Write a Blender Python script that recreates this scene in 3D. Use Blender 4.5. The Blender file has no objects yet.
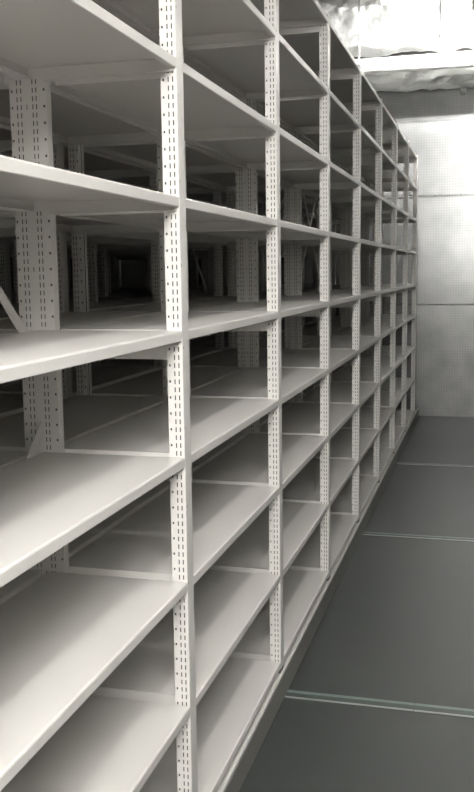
import bpy, math, random
from mathutils import Matrix, Vector, noise
random.seed(4)
SC = bpy.context.scene
COL = SC.collection

# ------------------------------------------------------------------ helpers
class MB:
    """collects quads, boxes and tubes; build() links them as ONE mesh object"""
    def __init__(s): s.v = []; s.f = []
    def quad(s, a, b, c, d):
        n = len(s.v); s.v += [a, b, c, d]; s.f.append((n, n+1, n+2, n+3)); return s
    def box(s, x0, x1, y0, y1, z0, z1):
        n = len(s.v)
        s.v += [(x0,y0,z0),(x1,y0,z0),(x1,y1,z0),(x0,y1,z0),(x0,y0,z1),(x1,y0,z1),(x1,y1,z1),(x0,y1,z1)]
        s.f += [(n,n+3,n+2,n+1),(n+4,n+5,n+6,n+7),(n,n+1,n+5,n+4),(n+1,n+2,n+6,n+5),(n+2,n+3,n+7,n+6),(n+3,n,n+4,n+7)]
        return s
    def prism_y(s, prof, y0, y1, caps=True):
        """closed (x,z) profile, counter-clockwise seen from -y, extruded along y"""
        n = len(s.v); k = len(prof)
        s.v += [(x, y0, z) for x, z in prof] + [(x, y1, z) for x, z in prof]
        for i in range(k):
            j = (i+1) % k
            s.f.append((n+j, n+i, n+k+i, n+k+j))
        if caps:
            s.f.append(tuple(n+i for i in range(k)))
            s.f.append(tuple(n+k+i for i in reversed(range(k))))
        return s
    def bar(s, a, b, w, t, across=Vector((1, 0, 0))):
        """flat bar from a to b, w wide in its plane, t thick along 'across'"""
        a = Vector(a); b = Vector(b); d = (b-a).normalized(); u = d.cross(across).normalized()*w/2; q = across*t/2
        n = len(s.v)
        for p in (a, b):
            s.v += [tuple(p-u-q), tuple(p+u-q), tuple(p+u+q), tuple(p-u+q)]
        s.f += [(n,n+1,n+2,n+3),(n+7,n+6,n+5,n+4)]
        for i in range(4):
            j = (i+1) % 4; s.f.append((n+i, n+4+i, n+4+j, n+j))
        return s
    def tube(s, a, b, r, seg=16, caps=True):
        a = Vector(a); b = Vector(b); d = (b-a).normalized()
        u = d.orthogonal().normalized(); w = d.cross(u)
        n = len(s.v)
        for p in (a, b):
            for i in range(seg):
                t = 2*math.pi*i/seg
                s.v.append(tuple(p + u*r*math.cos(t) + w*r*math.sin(t)))
        for i in range(seg):
            j = (i+1) % seg; s.f.append((n+i, n+j, n+seg+j, n+seg+i))
        if caps:
            s.f.append(tuple(n+i for i in reversed(range(seg)))); s.f.append(tuple(n+seg+i for i in range(seg)))
        return s
    def mesh(s, name, mat, smooth=False):
        m = bpy.data.meshes.new(name); m.from_pydata(s.v, [], s.f); m.update()
        m.materials.append(mat)
        if smooth:
            for p in m.polygons: p.use_smooth = True
        return m
    def build(s, name, mat, parent=None, loc=(0,0,0), rotz=0, smooth=False):
        return link(name, s.mesh(name, mat, smooth), parent, loc, rotz)

def link(name, mesh, parent=None, loc=(0,0,0), rotz=0):
    o = bpy.data.objects.new(name, mesh); COL.objects.link(o)
    o.location = loc; o.rotation_euler = (0, 0, rotz)
    if parent: o.parent = parent
    return o
def tag(o, label=None, cat=None, group=None, kind=None):
    if label: o['label'] = label
    if cat: o['category'] = cat
    if group: o['group'] = group
    if kind: o['kind'] = kind
    return o
def thing(name, label, cat, loc=(0,0,0), group=None):
    o = bpy.data.objects.new(name, None); COL.objects.link(o); o.location = loc
    return tag(o, label, cat, group)

# ------------------------------------------------------------------ materials
def mat(name, col, rough=.5, metal=0, bump=None, mottle=None, spec=.5, coord='Object'):
    m = bpy.data.materials.new(name); m.use_nodes = True
    nt = m.node_tree; b = nt.nodes['Principled BSDF']
    b.inputs['Base Color'].default_value = (*col, 1); b.inputs['Roughness'].default_value = rough
    b.inputs['Metallic'].default_value = metal; b.inputs['Specular IOR Level'].default_value = spec
    tc = nt.nodes.new('ShaderNodeTexCoord')
    if mottle:                     # (scale, amount)
        n = nt.nodes.new('ShaderNodeTexNoise'); n.inputs['Scale'].default_value = mottle[0]; n.inputs['Detail'].default_value = 4
        nt.links.new(tc.outputs[coord], n.inputs['Vector'])
        mx = nt.nodes.new('ShaderNodeMix'); mx.data_type = 'RGBA'
        mx.inputs[6].default_value = (*[c*(1-mottle[1]) for c in col], 1)
        mx.inputs[7].default_value = (*[min(1, c*(1+mottle[1])) for c in col], 1)
        nt.links.new(n.outputs['Fac'], mx.inputs[0]); nt.links.new(mx.outputs[2], b.inputs['Base Color'])
    if bump:                       # (scale, strength, distance)
        n = nt.nodes.new('ShaderNodeTexNoise'); n.inputs['Scale'].default_value = bump[0]; n.inputs['Detail'].default_value = 5
        nt.links.new(tc.outputs[coord], n.inputs['Vector'])
        bp = nt.nodes.new('ShaderNodeBump'); bp.inputs['Strength'].default_value = bump[1]; bp.inputs['Distance'].default_value = bump[2]
        nt.links.new(n.outputs['Fac'], bp.inputs['Height']); nt.links.new(bp.outputs['Normal'], b.inputs['Normal'])
    return m

PAINT = mat('off_white_powder_coat', (.60, .583, .558), .36, bump=(500, .04, .001))
BASEP = mat('grey_beige_carriage_paint', (.165, .16, .148), .5, mottle=(9, .08))
GALV = mat('galvanised_steel', (.42, .42, .41), .45, .8, mottle=(30, .12))
FLOORM = mat('blue_grey_floor_sheet', (.025, .029, .0275), .48, mottle=(160, .22))
RAILM = mat('pale_rail_steel', (.15, .185, .175), .4, .2)
GROOVE = mat('dark_rail_groove', (.045, .058, .056), .5)
FOIL = mat('silver_foil', (.88, .88, .87), .34, .35, bump=(16, .8, .03))
FOILD = mat('dull_foil', (.62, .63, .62), .36, .6, bump=(12, .5, .03))
WHITE = mat('white_pipe_paint', (.80, .80, .78), .4)
TAPE = mat('foil_tape', (.52, .52, .51), .4, .6)
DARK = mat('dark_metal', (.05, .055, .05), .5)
CEILM = mat('dark_ceiling', (.10, .11, .10), .8, mottle=(6, .15))
SIDE = mat('grey_wall_paint', (.22, .22, .21), .7)

def wall_metal():
    m = mat('galvanised_wall_sheet', (.62, .63, .63), .27, .66)
    nt = m.node_tree; b = nt.nodes['Principled BSDF']; N = nt.nodes; K = nt.links
    tc = N.new('ShaderNodeTexCoord')
    sp = N.new('ShaderNodeSeparateXYZ'); K.new(tc.outputs['Object'], sp.inputs[0])
    def lines(sock, pitch, width):
        d = N.new('ShaderNodeMath'); d.operation = 'DIVIDE'; d.inputs[1].default_value = pitch; K.new(sock, d.inputs[0])
        f = N.new('ShaderNodeMath'); f.operation = 'FRACT'; K.new(d.outputs[0], f.inputs[0])
        l = N.new('ShaderNodeMath'); l.operation = 'LESS_THAN'; l.inputs[1].default_value = width; K.new(f.outputs[0], l.inputs[0])
        return l.outputs[0]
    a = lines(sp.outputs[0], .027, .35); c = lines(sp.outputs[2], .027, .35)
    mx = N.new('ShaderNodeMath'); mx.operation = 'MAXIMUM'; K.new(a, mx.inputs[0]); K.new(c, mx.inputs[1])
    n = N.new('ShaderNodeTexNoise'); n.inputs['Scale'].default_value = 5; n.inputs['Detail'].default_value = 6
    K.new(tc.outputs['Object'], n.inputs['Vector'])
    ramp = N.new('ShaderNodeMix'); ramp.data_type = 'RGBA'
    ramp.inputs[6].default_value = (.24, .245, .25, 1); ramp.inputs[7].default_value = (.47, .47, .465, 1)
    K.new(n.outputs['Fac'], ramp.inputs[0])
    g = N.new('ShaderNodeMix'); g.data_type = 'RGBA'; g.blend_type = 'MULTIPLY'; g.inputs[7].default_value = (.86, .86, .86, 1)
    K.new(mx.outputs[0], g.inputs[0]); K.new(ramp.outputs[2], g.inputs[6]); K.new(g.outputs[2], b.inputs['Base Color'])
    return m
WALLM = wall_metal()

def emit(name, col, s):
    m = bpy.data.materials.new(name); m.use_nodes = True; nt = m.node_tree; nt.nodes.clear()
    e = nt.nodes.new('ShaderNodeEmission'); e.inputs[0].default_value = (*col, 1); e.inputs[1].default_value = s
    o = nt.nodes.new('ShaderNodeOutputMaterial'); nt.links.new(e.outputs[0], o.inputs[0]); return m

# ------------------------------------------------------------------ camera (solved from the rack's own grid)
F = 925.19; CAM = Vector((.7226, 0, 1.58))
R = Matrix(((.9652, -.2606, -.0215), (.2612, .9563, .1317), (-.0138, -.1327, .9911)))   # columns right, forward, up
cd = bpy.data.cameras.new('camera'); co = bpy.data.objects.new('camera', cd); COL.objects.link(co)
cd.sensor_fit = 'VERTICAL'; cd.sensor_height = 24; cd.lens = F/792*24; cd.clip_start = .05; cd.clip_end = 60
rt, fw, up = R.col[0], R.col[1], R.col[2]
M = Matrix((rt, up, -fw)).transposed().to_4x4(); M.translation = CAM
co.matrix_world = M; SC.camera = co

# ------------------------------------------------------------------ room shell
XL, XR, YB, YW, ZC = -3.52, 2.15, -2.6, 10.13, 4.75
tag(MB().box(XL-.1, XR+.1, YB-.1, YW+.1, -.1, 0).build('floor', FLOORM), kind='structure')
tag(MB().box(XL-.1, XR+.1, YB-.1, YW+.1, ZC, ZC+.1).build('ceiling', CEILM), kind='structure')
tag(MB().box(XL-.1, XL, YB, YW, 0, ZC).build('wall_left', SIDE), kind='structure')
tag(MB().box(XR, XR+.1, YB, YW, 0, ZC).build('wall_right', SIDE), kind='structure')
tag(MB().box(XL-.1, XR+.1, YB-.1, YB, 0, ZC).build('wall_front', mat('white_wall_paint', (.80, .79, .77), .7)), kind='structure')
tag(MB().box(XL+.01, XR-.01, YB, YB+.02, 0, 1.35).build('reflection_dimmer_1', DARK), kind='structure')   # made-up dark panel on the unseen wall, dims the back wall's reflection
w = tag(MB().box(XL-.1, XR+.1, YW+.004, YW+.1, 0, ZC).build('wall_back', WALLM), kind='structure')
# sheets of the back wall, lapped: each overhangs the one below with a narrow open joint
SEAM = [0.0, 1.213, 2.352, 3.49, ZC]
for i in range(4):
    z0, z1 = SEAM[i], SEAM[i+1]
    s = MB().box(XL, XR, YW-.004, YW+.004, z0 + (.012 if i else .006), z1)
    o = s.build('wall_back_sheet', WALLM, w)
lap = MB()
for z in SEAM[1:3]:
    lap.quad((XL, YW-.007, z-.004), (XR, YW-.007, z-.004), (XR, YW-.004, z+.0), (XL, YW-.004, z+.0))
    lap.quad((XL, YW-.016, z-.010), (XR, YW-.016, z-.010), (XR, YW-.007, z-.004), (XL, YW-.007, z-.004))
lap.build('wall_back_lap', mat('dull_lap_steel', (.12, .12, .12), .5, .3), w)
for x, z in ((.155, 2.345), (.42, 2.352), (.16, .03), (.41, .03), (-.09, 1.2), (.35, 1.2), (.22, 1.55)):
    MB().tube((x, YW-.02, z), (x, YW-.004, z), .011, 10).build('wall_back_bolt', DARK, w)

# ------------------------------------------------------------------ floor rails
for y, lab in ((3.238, 'pale steel rail across the grey floor, nearest of three'),
               (5.446, 'pale steel rail across the grey floor, middle of three'),
               (7.56, 'thin steel rail across the grey floor nearest the metal wall')):
    t = thing('floor_rail', lab, 'rail', (0, y, 0), 'steel rails set in the aisle floor')
    MB().box(XL+.01, XR-.01, -.034, .034, 0, .0015).build('rail_bed', GROOVE, t)
    n = MB(); n.box(XL+.01, .49, .014, .030, 0, .004); n.box(.493, XR-.01, .014, .030, 0, .004)
    n.build('rail_edge', RAILM, t)
    n = MB(); n.box(XL+.01, .49, -.030, -.024, 0, .005); n.box(.493, XR-.01, -.030, -.024, 0, .005)
    n.build('rail_edge', GALV, t)

# ------------------------------------------------------------------ the shelving racks
L, Y1, PW, D, PITCH = 1.0738, 2.2005, .052, .790, .832
LEV = [2.7077, 2.4018, 2.0844, 1.7629, 1.440, 1.1241, .8025, .470, .132]
NB0, NB1 = -1, 8                       # bays -1..7, uprights -1..8
TOP, BOT = 2.722, .104
def U(b): return Y1 + (b-1)*L          # front right edge of upright b

def holed_web(mb, cols, slots, holes, y, flip, marks=()):
    """perforated sheet at depth y; cols = list of (x, y offset); slots/holes = column indices that are cut"""
    rows = []
    z = BOT; k = 0
    while z < TOP-.021:
        rows += [(z, ''), (z+.004, 's'), (z+.007, 'sh' if k % 2 == 0 else 's'), (z+.013, 's'), (z+.016, '')]
        z += .02; k += 1
    rows.append((z, '')); zs = [r[0] for r in rows] + [TOP]
    n = len(mb.v); nc = len(cols)
    for zz in zs:
        for x, dy in cols: mb.v.append((x, y + (dy if not flip else -dy), zz))
    for i in range(len(zs)-1):
        tagr = rows[i][1]
        for j in range(nc-1):
            if j in slots and 's' in tagr: continue
            if j in holes and 'h' in tagr: continue
            if j in marks and 's' in tagr and (i//5) % 10 == 4: continue
            a = n+i*nc+j; q = (a, a+1, a+nc+1, a+nc)
            mb.f.append(q if not flip else q[::-1])

def with_slot_shade(m, spans, name, at=(-PW+.008, -.008)):
    # dark strips added inside the hollow post so its slots read as shaded
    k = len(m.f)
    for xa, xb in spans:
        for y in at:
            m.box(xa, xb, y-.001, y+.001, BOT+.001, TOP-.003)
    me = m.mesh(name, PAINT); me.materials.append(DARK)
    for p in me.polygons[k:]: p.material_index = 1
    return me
def upright_mesh():
    """front post: 52 mm face strip, two perforated side webs, hollow and open at the back"""
    d = .041; m = MB()
    cols = [(-d, .003), (-d+.0035, .003), (-d+.0085, .003), (-d+.0135, .003), (-.0265, 0), (-.0225, 0), (-.0195, 0), (-.0115, 0), (-.0085, 0), (-.002, 0), (0, .002)]
    holed_web(m, cols, (5, 7), (1,), -PW, False)
    holed_web(m, cols, (5, 7), (1,), 0, True)
    # face strip with a tiny slit every 200 mm
    z = BOT; zs = [BOT]
    while z + .2 < TOP: zs += [z+.09, z+.098]; z += .2
    zs.append(TOP); ys = [-PW+.002, -PW+.006, -PW+.009, -.002]
    n = len(m.v)
    for zz in zs:
        for y in ys: m.v.append((0, y, zz))
    for i in range(len(zs)-1):
        for j in range(3):
            if j == 1 and i % 2 == 1: continue
            a = n+i*4+j; m.f.append((a, a+1, a+5, a+4))
    # inward returns at the back of both webs and the foot plate
    m.quad((-d, -PW+.003, BOT), (-d, -PW+.003, TOP), (-d, -PW+.023, TOP), (-d, -PW+.023, BOT))
    m.quad((-d, -.023, BOT), (-d, -.023, TOP), (-d, -.003, TOP), (-d, -.003, BOT))
    return with_slot_shade(m, [(-d+.003, -.003)], 'upright')

def middle_mesh():
    """double post in the middle of the rack, a wide shallow perforated channel closed at its sides"""
    W = .100; x0 = -D/2 - W/2; ya, yb = -.039, -.013; m = MB()
    fr = [0, .035, .085, .19, .217, .297, .324, .455, .478, .615, .642, .712, .739, .915, .965, 1]
    cols = [(x0+W*f, 0) for f in fr]
    holed_web(m, cols, (3, 5, 9, 11), (1, 13), ya, False, (7,))
    holed_web(m, cols, (3, 5, 9, 11), (1, 13), yb, True, (7,))
    for x, s in ((x0, 1), (x0+W, -1)):
        q = [(x, ya, BOT), (x, ya, TOP), (x, yb, TOP), (x, yb, BOT)]
        m.quad(*(q[::-1] if s > 0 else q))
    return with_slot_shade(m, [(x0+.002, x0+W-.002)], 'middle_post', (ya+.006, yb-.006))

SL, SD, LIP = L-PW-.003, D/2-.009, .026
def shelf_mb(with_support=False):
    m = MB(); y0, y1 = .0015, .0015+SL
    # rounded front lip: face, bottom return; then sheet; rear lip; end lips
    prof = [(-.0045, 0), (-.0013, -.0013), (0, -.0045), (0, -LIP+.002), (-.002, -LIP), (-.016, -LIP), (-.016, -LIP+.0015), (-.003, -LIP+.0015), (-.003, -.0045), (-.0045, -.002),
            (-SD+.002, -.002), (-SD+.002, -LIP+.0015), (-SD+.014, -LIP+.0015), (-SD+.014, -LIP), (-SD, -LIP), (-SD, -.002), (-SD+.002, 0)]
    m.prism_y(prof[::-1], y0, y1, caps=False)
    for y in (y0, y1-.0015):
        m.box(-SD+.001, -.001, y, y+.0015, -LIP, -.0008)
    if with_support: support_mb(0, m); support_mb(1, m)
    return m
def support_mb(end, m=None):
    """slim angle that carries one end of a shelf, hung between front and middle post"""
    m = m or MB(); h = .0345
    if end == 0: ya, yb, yf = .0035, .0050, .016
    else: ya, yb, yf = SL-.0020, SL-.0005, SL-.013
    m.box(-D/2+.055, -.006, ya, yb, -h, -.0025)
    m.box(-D/2+.055, -.006, min(yf, ya), max(yf, yb), -h, -h+.0015)
    return m
def tie_mb():
    """deep cross tie that joins the front post, the middle post and the rear post of one frame"""
    m = MB()
    for xa, xb in ((-D/2+.051, -.042), (-D+.042, -D/2-.051)):
        m.box(xa, xb, -PW+.004, -PW+.0055, -.070, -.004).box(xa, xb, -.0055, -.004, -.070, -.004)
        m.box(xa, xb, -PW+.004, -.004, -.0715, -.070)
    return m

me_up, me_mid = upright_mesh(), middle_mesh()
me_shelf = shelf_mb().mesh('shelf', PAINT); me_shelf2 = shelf_mb(True).mesh('shelf', PAINT)
me_tie = tie_mb().mesh('cross_tie', PAINT)
me_sup = [support_mb(e).mesh('shelf_support', PAINT) for e in (0, 1)]
def shelf_at(b, z, rear):
    return ((0, U(b), z), 0) if not rear else ((-D, U(b+1)-PW, z), math.pi)

# the hundred shelves of a rack that show largest stand alone; the others are one part
single = [(b, k, False) for b in range(0, 8) for k in range(9)] + [(b, k, True) for b in range(0, 4) for k in range(1, 8)]
others = [(b, k, r) for b in range(NB0, NB1) for k in range(9) for r in (False, True) if (b, k, r) not in set(single)]
mo = MB(); base = shelf_mb(True)
for b, k, r in others:
    loc, rz = shelf_at(b, LEV[k], r); n = len(mo.v); s = -1 if r else 1
    mo.v += [(s*x+loc[0], s*y+loc[1], z+loc[2]) for x, y, z in base.v]
    mo.f += [tuple(n+i for i in f) for f in base.f]
me_rest = mo.mesh('far_shelves', PAINT)

YC0, YC1 = U(-1)-PW-.03, 9.99
PR = .018
def carriage_mb():
    m = MB()
    for s, x in ((1, PR), (-1, -D-PR)):              # long side plates
        xa, xb = sorted((x, x-s*.004)); m.box(xa, xb, YC0, YC1, .006, .096)
    for y in (YC0, YC1-.004): m.box(-D-PR+.004, PR-.004, y, y+.004, .006, .098)
    for b in range(-1, 9): m.box(-D+.001, -.001, U(b)-PW, U(b), .060, .1035)
    return m
me_car = carriage_mb().mesh('carriage', BASEP)
edge = MB()
for s_, x in ((1, PR), (-1, -D-PR)):                 # folded top ledge
    xa, xb = sorted((x-s_*.0035, x-s_*.0105)); edge.box(xa, xb, YC0, YC1, .0985, .1035)
    xa, xb = sorted((x-s_*.008, x-s_*.030)); edge.box(xa, xb, YC0, YC1, .082, .086)
me_edge = edge.mesh('carriage_edge', PAINT)
def wheel_mesh(): return MB().tube((-.02, 0, 0), (.02, 0, 0), .05, 20).mesh('wheel', DARK)
me_wheel = wheel_mesh()
def brace_mesh(b, lo, hi, sgn):
    ya, yb = U(b)-.012, U(b+1)-PW+.012
    x = -D/2 + (.0022 if sgn > 0 else -.0022)
    a, c = ((x, ya, lo), (x, yb, hi)) if sgn > 0 else ((x, ya, hi), (x, yb, lo))
    return MB().bar(a, c, .028, .003).mesh('cross_brace', PAINT)
me_br = [brace_mesh(b, lo, hi, s) for b in (0, 4) for lo, hi in ((.20, 1.19), (1.37, 2.36)) for s in (1, -1)]

RACK_LABELS = ['off-white metal shelving rack along the aisle, foremost of the empty racks',
               'empty shelving rack standing right behind the front rack, seen between its posts',
               'empty shelving rack two behind the front rack, dim between posts',
               'deepest of the shelving racks, dark behind all the other racks']
for i in range(4):
    t = thing('shelving_rack', RACK_LABELS[i], 'shelving rack', (-PITCH*i, 0, 0), 'empty off-white shelving racks')
    tag(link('carriage', me_car, t), 'grey base plinth')
    link('carriage_edge', me_edge, t)
    for y in (3.238, 5.446, 7.56):
        for x in (-.12, -D+.12): link('wheel', me_wheel, t, (x, y, .0555))
    for b in range(-1, 9):
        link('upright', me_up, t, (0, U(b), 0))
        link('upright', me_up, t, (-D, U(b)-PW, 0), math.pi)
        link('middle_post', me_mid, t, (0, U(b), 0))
        for z in (LEV[0]+.012, LEV[4]): link('cross_tie', me_tie, t, (0, U(b), z))
    for b, k, r in single:
        loc, rz = shelf_at(b, LEV[k], r)
        s = link('shelf', me_shelf if i == 0 else me_shelf2, t, loc, rz)
        if i == 0:
            for e in (0, 1): link('shelf_support', me_sup[e], s)
    tag(link('far_shelves', me_rest, t), kind='stuff')
    for m in me_br: link('cross_brace', m, t)

# ------------------------------------------------------------------ foil-wrapped services over the aisle's end
def foil_duct(x0, x1, yf, yb, z0, z1, amp, seed, nx=150, npf=60, round_=.35):
    """a soft rectangular duct along x, its skin crumpled by real displacement"""
    m = MB(); cy, cz, hy, hz = (yf+yb)/2, (z0+z1)/2, (yb-yf)/2, (z1-z0)/2
    e = round_
    for i in range(nx+1):
        x = x0+(x1-x0)*i/nx
        for j in range(npf):
            t = 2*math.pi*j/npf; c, s = math.cos(t), math.sin(t)
            y = cy + hy*math.copysign(abs(c)**e, c); z = cz + hz*math.copysign(abs(s)**e, s)
            p = Vector((x*1.6+seed, y*4, z*5))
            q = 1 - abs(noise.noise(p*1.5)); q2 = 1 - abs(noise.noise(Vector((x*3.2+seed, y*8+x*2, z*8-x*3))))
            d = amp*((q-.8)*1.5 + (q2-.8)*1.1)
            m.v.append((x, y + c*d, z + s*d))
    for i in range(nx):
        for j in range(npf):
            a = i*npf+j; b = i*npf+(j+1) % npf
            m.f.append((a, b, b+npf, a+npf))
    m.f.append(tuple(range(npf))[::-1]); m.f.append(tuple(nx*npf+j for j in range(npf)))
    return m
big = thing('insulated_duct', 'wide bright foil-wrapped duct across the top of the metal wall', 'duct', (0, 0, 3.70))
foil_duct(XL+.04, XR-.04, 9.50, 10.02, 3.76, 4.30, .045, 3.1, 260, 72).build('foil_wrap', FOIL, big, (0, 0, -3.70), smooth=False)
tp = MB().box(.22, .29, 9.475, 9.49, 3.80, 4.2)
tp.build('tape_seam', TAPE, big, (0, 0, -3.70))
low = thing('insulated_pipe', 'dull crumpled foil-wrapped pipe low under the white pipe', 'pipe', (0, 0, 3.44))
foil_duct(XL+.04, XR-.04, 9.73, 10.03, 3.40, 3.64, .03, 9.7, 260, 48, .6).build('foil_wrap', FOILD, low, (0, 0, -3.44))
for x in (-1.6, .40, 1.6): MB().box(x, x+.05, 9.80, YW-.006, 3.355, 3.372).build('bracket', GALV, low, (0, 0, -3.44))
wp = thing('white_pipe', 'smooth white pipe running across in front of the foil ducts', 'pipe', (0, 0, 3.62))
MB().tube((XL+.01, 9.55, 3.585), (XR-.01, 9.55, 3.585), .075, 28).build('pipe_body', WHITE, wp, (0, 0, -3.62), smooth=True)
for x in (-2.3, -.56, 1.3):
    MB().tube((x, 9.44, 3.585), (x, 9.44, ZC), .007, 8).build('hanger_rod', GALV, wp, (0, 0, -3.62))

bx = thing('junction_box', 'pale grey metal box above the foil duct at the very top', 'box', (0, 9.0, 4.05))
MB().box(-.30, .24, -.12, .12, .0, .16).build('body', GALV, bx)
MB().box(-.305, .245, -.125, .125, -.012, 0).build('lid', WHITE, bx)
for x in (-.2, .15): MB().tube((x, 0, .16), (x, 0, ZC-4.05), .006, 8).build('hanger_rod', GALV, bx)
# ------------------------------------------------------------------ lamps of the room
def lamp(name, label, x, y, z, length, axis, strength, skirt=0):
    t = thing(name, label, 'lamp', (x, y, z), 'fluorescent lamps over the aisle')
    if axis == 'x': t.rotation_euler = (0, 0, math.pi/2)
    h = length/2
    m = MB().prism_y([(-.11, .03), (-.055, .075), (.055, .075), (.11, .03), (.105, .028), (.05, .068), (-.05, .068), (-.105, .028)][::-1], -h, h)
    m.build('housing', WHITE, t)
    if skirt:      # added side and bottom shield, keeps this lamp's light off the racks
        MB().box(-.118, -.112, -h, h, -skirt, .03).box(-.112, .115, -h, h, -skirt, -skirt+.005).build('added_shield', WHITE, t)
    for s in (-.05, .05):
        MB().tube((s, -h+.03, .02), (s, h-.03, .02), .016, 12).build('tube', emit('lit_tube', (1, .985, .95), strength), t, smooth=True)
    for yy in (-h*.7, h*.7): MB().tube((0, yy, .075), (0, yy, ZC-z), .005, 6).build('hanger_rod', GALV, t)
lamp('fluorescent_lamp', 'white twin-tube lamp hung over the near end of the aisle', 1.0, -.1, 2.95, 1.15, 'x', 150)
lamp('fluorescent_lamp', 'white twin-tube lamp hung over the aisle mouth behind the viewer', 1.0, -1.8, 2.6, 1.5, 'x', 180)
lamp('fluorescent_lamp', 'white twin-tube lamp hung high over the middle of the aisle', 1.10, 2.6, 3.9, 1.5, 'y', 36)
lamp('wall_washer_lamp', 'white twin-tube lamp with an added light shield, hung high facing the metal wall', 1.22, 8.85, 3.92, 1.4, 'x', 1000, .09)

wd = bpy.data.worlds.new('world'); SC.world = wd; wd.use_nodes = True
wd.node_tree.nodes['Background'].inputs[0].default_value = (.9, .95, 1, 1); wd.node_tree.nodes['Background'].inputs[1].default_value = .0

SC.view_settings.view_transform = 'Standard'; SC.view_settings.look = 'None'
SC.view_settings.exposure = 1.3; SC.view_settings.gamma = 1; SC.view_settings.use_curve_mapping = False
SC.cycles.use_denoising = True; SC.cycles.max_bounces = 10; SC.cycles.diffuse_bounces = 6
